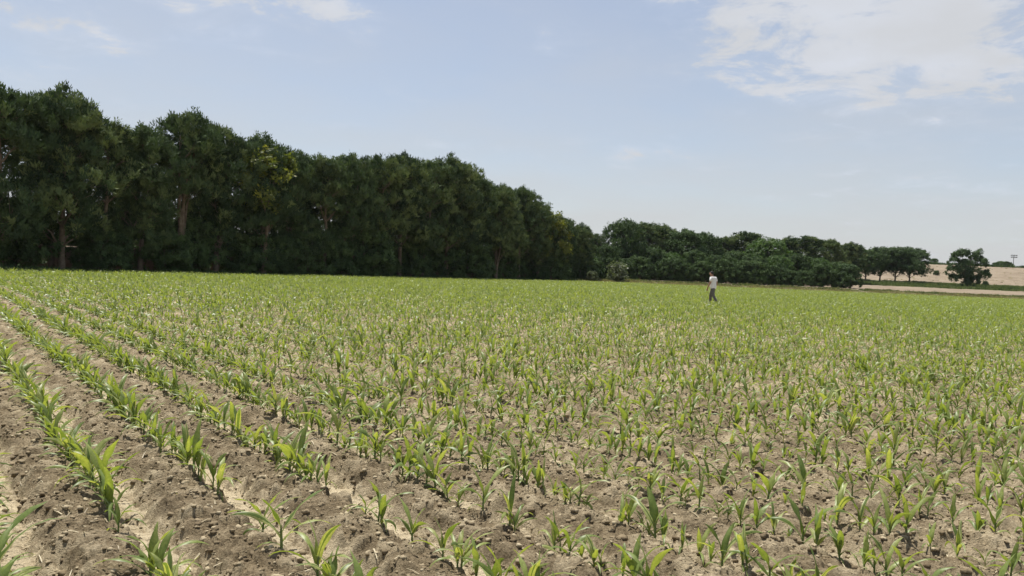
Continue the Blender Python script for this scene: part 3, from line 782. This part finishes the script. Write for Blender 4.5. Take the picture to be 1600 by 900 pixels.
# ------------------------------------------------------------------ mast on the crest
def mast():
    x = at_depth(1581, 285); g0 = gz(x, 285); h = height_at(1581, 399, 285)-g0
    e = empty('floodlight_mast', (x, 285, g0)); m = plain('galvanised steel', (.30, .32, .34), .5, .4)
    a = MB(); a.tube([(0, 0, -.2), (0, 0, h*.5), (0, 0, h)], [.16, .13, .10], 10); link('pole', a.mesh('pole', m, True), e)
    b = MB(); b.box((0, 0, h+.05), (2.6, .12, .12)); b.box((0, 0, h-.65), (2.2, .12, .12)); b.box((0, 0, h-.3), (.12, .12, .9)); link('crossbar', b.mesh('crossbar', m), e)
    for zz_ in (h+.05, h-.65):
        for xx in (-.85, 0, .85):
            c = MB(); c.box((xx, -.2, zz_), (.55, .3, .42)); link('floodlight', c.mesh('floodlight', m), e)
    tag(e, 'thin tall floodlight mast on the hill crest at the far right', 'mast')
mast()

# ------------------------------------------------------------------ the walking man
def skin_mesh(name, verts, edges, mat, lv=2, root=0):
    me = bpy.data.meshes.new(name); me.from_pydata([v[:3] for v in verts], edges, [])
    o = bpy.data.objects.new(name, me); C.objects.link(o)
    md = o.modifiers.new('s', 'SKIN'); md.use_smooth_shade = True
    if not me.skin_vertices: me.skin_vertices.new()
    for i, v in enumerate(verts):
        sv = me.skin_vertices[0].data[i]; r = v[3]; sv.radius = r if isinstance(r, tuple) else (r, r); sv.use_root = (i == root)
    sb = o.modifiers.new('b', 'SUBSURF'); sb.levels = lv; sb.render_levels = lv
    dg = bpy.context.evaluated_depsgraph_get(); m2 = bpy.data.meshes.new_from_object(o.evaluated_get(dg))
    bpy.data.objects.remove(o); m2.name = name; m2.materials.clear(); m2.materials.append(mat)
    for p in m2.polygons: p.use_smooth = True
    return m2
def person():
    b = on_ground(1113, 476.5); x, y = b.x, b.y
    e = empty('person', (x, y, gz(x, y)-.01), R(42)); e.scale = (1.14, 1.10, 1.06)
    skin = plain('skin', (.33, .19, .13), .6, .3, 20, .08); shirt = plain('white cotton', (.74, .74, .72), .85, .2, 25, .06)
    trs = plain('grey brown trousers', (.13, .125, .11), .85, .2, 25, .15); hairm = plain('black hair', (.02, .018, .016), .6, .3, 40, .3); shoe = plain('dark shoe', (.05, .045, .04), .7, .3)
    hip = [(0, 0, .95, (.115, .085)), (0, .01, 1.10, (.135, .10)), (0, .02, 1.26, (.155, .11)), (0, .02, 1.38, (.13, .09)), (0, .06, 1.47, .055), (0, .10, 1.53, .06), (0, .13, 1.60, (.082, .095)), (0, .15, 1.66, (.078, .09)), (0, .16, 1.71, .055)]
    V = list(hip); E = [(i, i+1) for i in range(len(hip)-1)]
    def chain(frm, pts):
        p = frm
        for q in pts: V.append(q); E.append((p, len(V)-1)); p = len(V)-1
        return p
    chain(6, [(0, .235, 1.585, .014)])                                   # nose
    for s in (-1, 1): chain(6, [(s*.088, .12, 1.60, .016)])              # ears
    for s in (-1, 1):
        fw = .05 if s < 0 else -.02
        el = chain(3, [(s*.16, .02, 1.40, .062), (s*.205, .0, 1.33, .056), (s*.235, -.02+fw, 1.13, .044), (s*.24, .05+fw, 1.0, .038), (s*.235, .10+fw, .90, .029), (s*.232, .115+fw, .855, (.022, .040))])
        c = Vector((s*.232, .12+fw, .83))
        for k, (dy, ln) in enumerate([(.028, .075), (.009, .085), (-.010, .08), (-.028, .062)]):
            a = c+Vector((0, dy, -.02)); m_ = a+Vector((-s*.008, .004, -ln*.55)); t_ = m_+Vector((-s*.022, .004, -ln*.4))
            chain(el, [(*a, .0105), (*m_, .0095), (*t_, .008)])
        chain(el, [(s*.222, .155+fw, .835, .013), (s*.212, .172+fw, .80, .010), (s*.205, .176+fw, .775, .009)])
    legs = {1: [(.09, .02, .90, .10), (.10, .13, .70, .082), (.10, .20, .51, .062), (.10, .20, .30, .055), (.10, .20, .10, .038)],
            -1: [(-.09, -.02, .90, .10), (-.09, -.06, .70, .082), (-.09, -.09, .50, .062), (-.09, -.22, .32, .055), (-.09, -.33, .16, .038)]}
    feet = {1: [(.10, .20, .055, .04), (.105, .30, .04, .038), (.105, .385, .03, .026)], -1: [(-.09, -.34, .11, .04), (-.09, -.27, .055, .038), (-.09, -.20, .03, .026)]}
    for s in (1, -1): chain(0, [(q[0], q[1], q[2], q[3]*.8) for q in legs[s]]+feet[s])
    link('body', skin_mesh('body', V, E, skin), e)
    # shirt with short sleeves
    V = [(0, 0, .80, (.19, .15)), (0, .005, .95, (.195, .155)), (0, .01, 1.12, (.18, .14)), (0, .02, 1.27, (.195, .148)), (0, .02, 1.385, (.15, .11)), (0, .045, 1.445, .07)]; E = [(i, i+1) for i in range(5)]
    for s in (-1, 1):
        fw = .05 if s < 0 else -.02
        chain(4, [(s*.165, .02, 1.405, .078), (s*.212, .0, 1.33, .076), (s*.232, -.01+fw*.5, 1.20, .07)])
    link('shirt', skin_mesh('shirt', V, E, shirt), e)
    V = [(0, 0, 1.04, (.15, .12)), (0, 0, .92, (.18, .14))]; E = [(0, 1)]
    for s in (1, -1): chain(1, [(q[0], q[1], q[2], q[3]*1.16+.006) for q in legs[s][:-1]]+[(legs[s][-1][0], legs[s][-1][1], legs[s][-1][2], .056)])
    link('trousers', skin_mesh('trousers', V, E, trs), e)
    for s in (1, -1):
        f = feet[s]; V = [(q[0], q[1], q[2]+.006, q[3]*1.18) for q in f]; link('shoe', skin_mesh('shoe', V, [(0, 1), (1, 2)], shoe), e)
    V = [(0, .085, 1.56, (.07, .06)), (0, .10, 1.64, (.094, .092)), (0, .13, 1.70, (.086, .088)), (0, .155, 1.74, .05)]
    link('hair', skin_mesh('hair', V, [(0, 1), (1, 2), (2, 3)], hairm), e)
    eyem = plain('eye', (.05, .04, .035), .3, .5)
    for s in (-1, 1):
        m = MB(); m.tube([(s*.03, .222, 1.618), (s*.03, .232, 1.616)], [.011, .004], 8); link('eye', m.mesh('eye', eyem), e)
    tag(e, 'person in white T-shirt and grey trousers walking away through the maize, head bowed', 'person')
person()

# ------------------------------------------------------------------ thin summer haze
def haze():
    m = bpy.data.materials.new('haze'); m.use_nodes = True; t = m.node_tree; t.nodes.clear()
    v = t.nodes.new('ShaderNodeVolumePrincipled'); v.inputs['Color'].default_value = (.9, .94, 1, 1); v.inputs['Density'].default_value = .00006; v.inputs['Anisotropy'].default_value = .3
    o_ = t.nodes.new('ShaderNodeOutputMaterial'); t.links.new(v.outputs[0], o_.inputs['Volume'])
    b = MB(); b.box((0, 1900, 11), (7800, 11400, 28)); me = b.mesh('haze', m)
    o = link('haze', me); tag(o, 'faint pale summer haze over the field and the far bank', 'haze', kind='stuff')
haze()
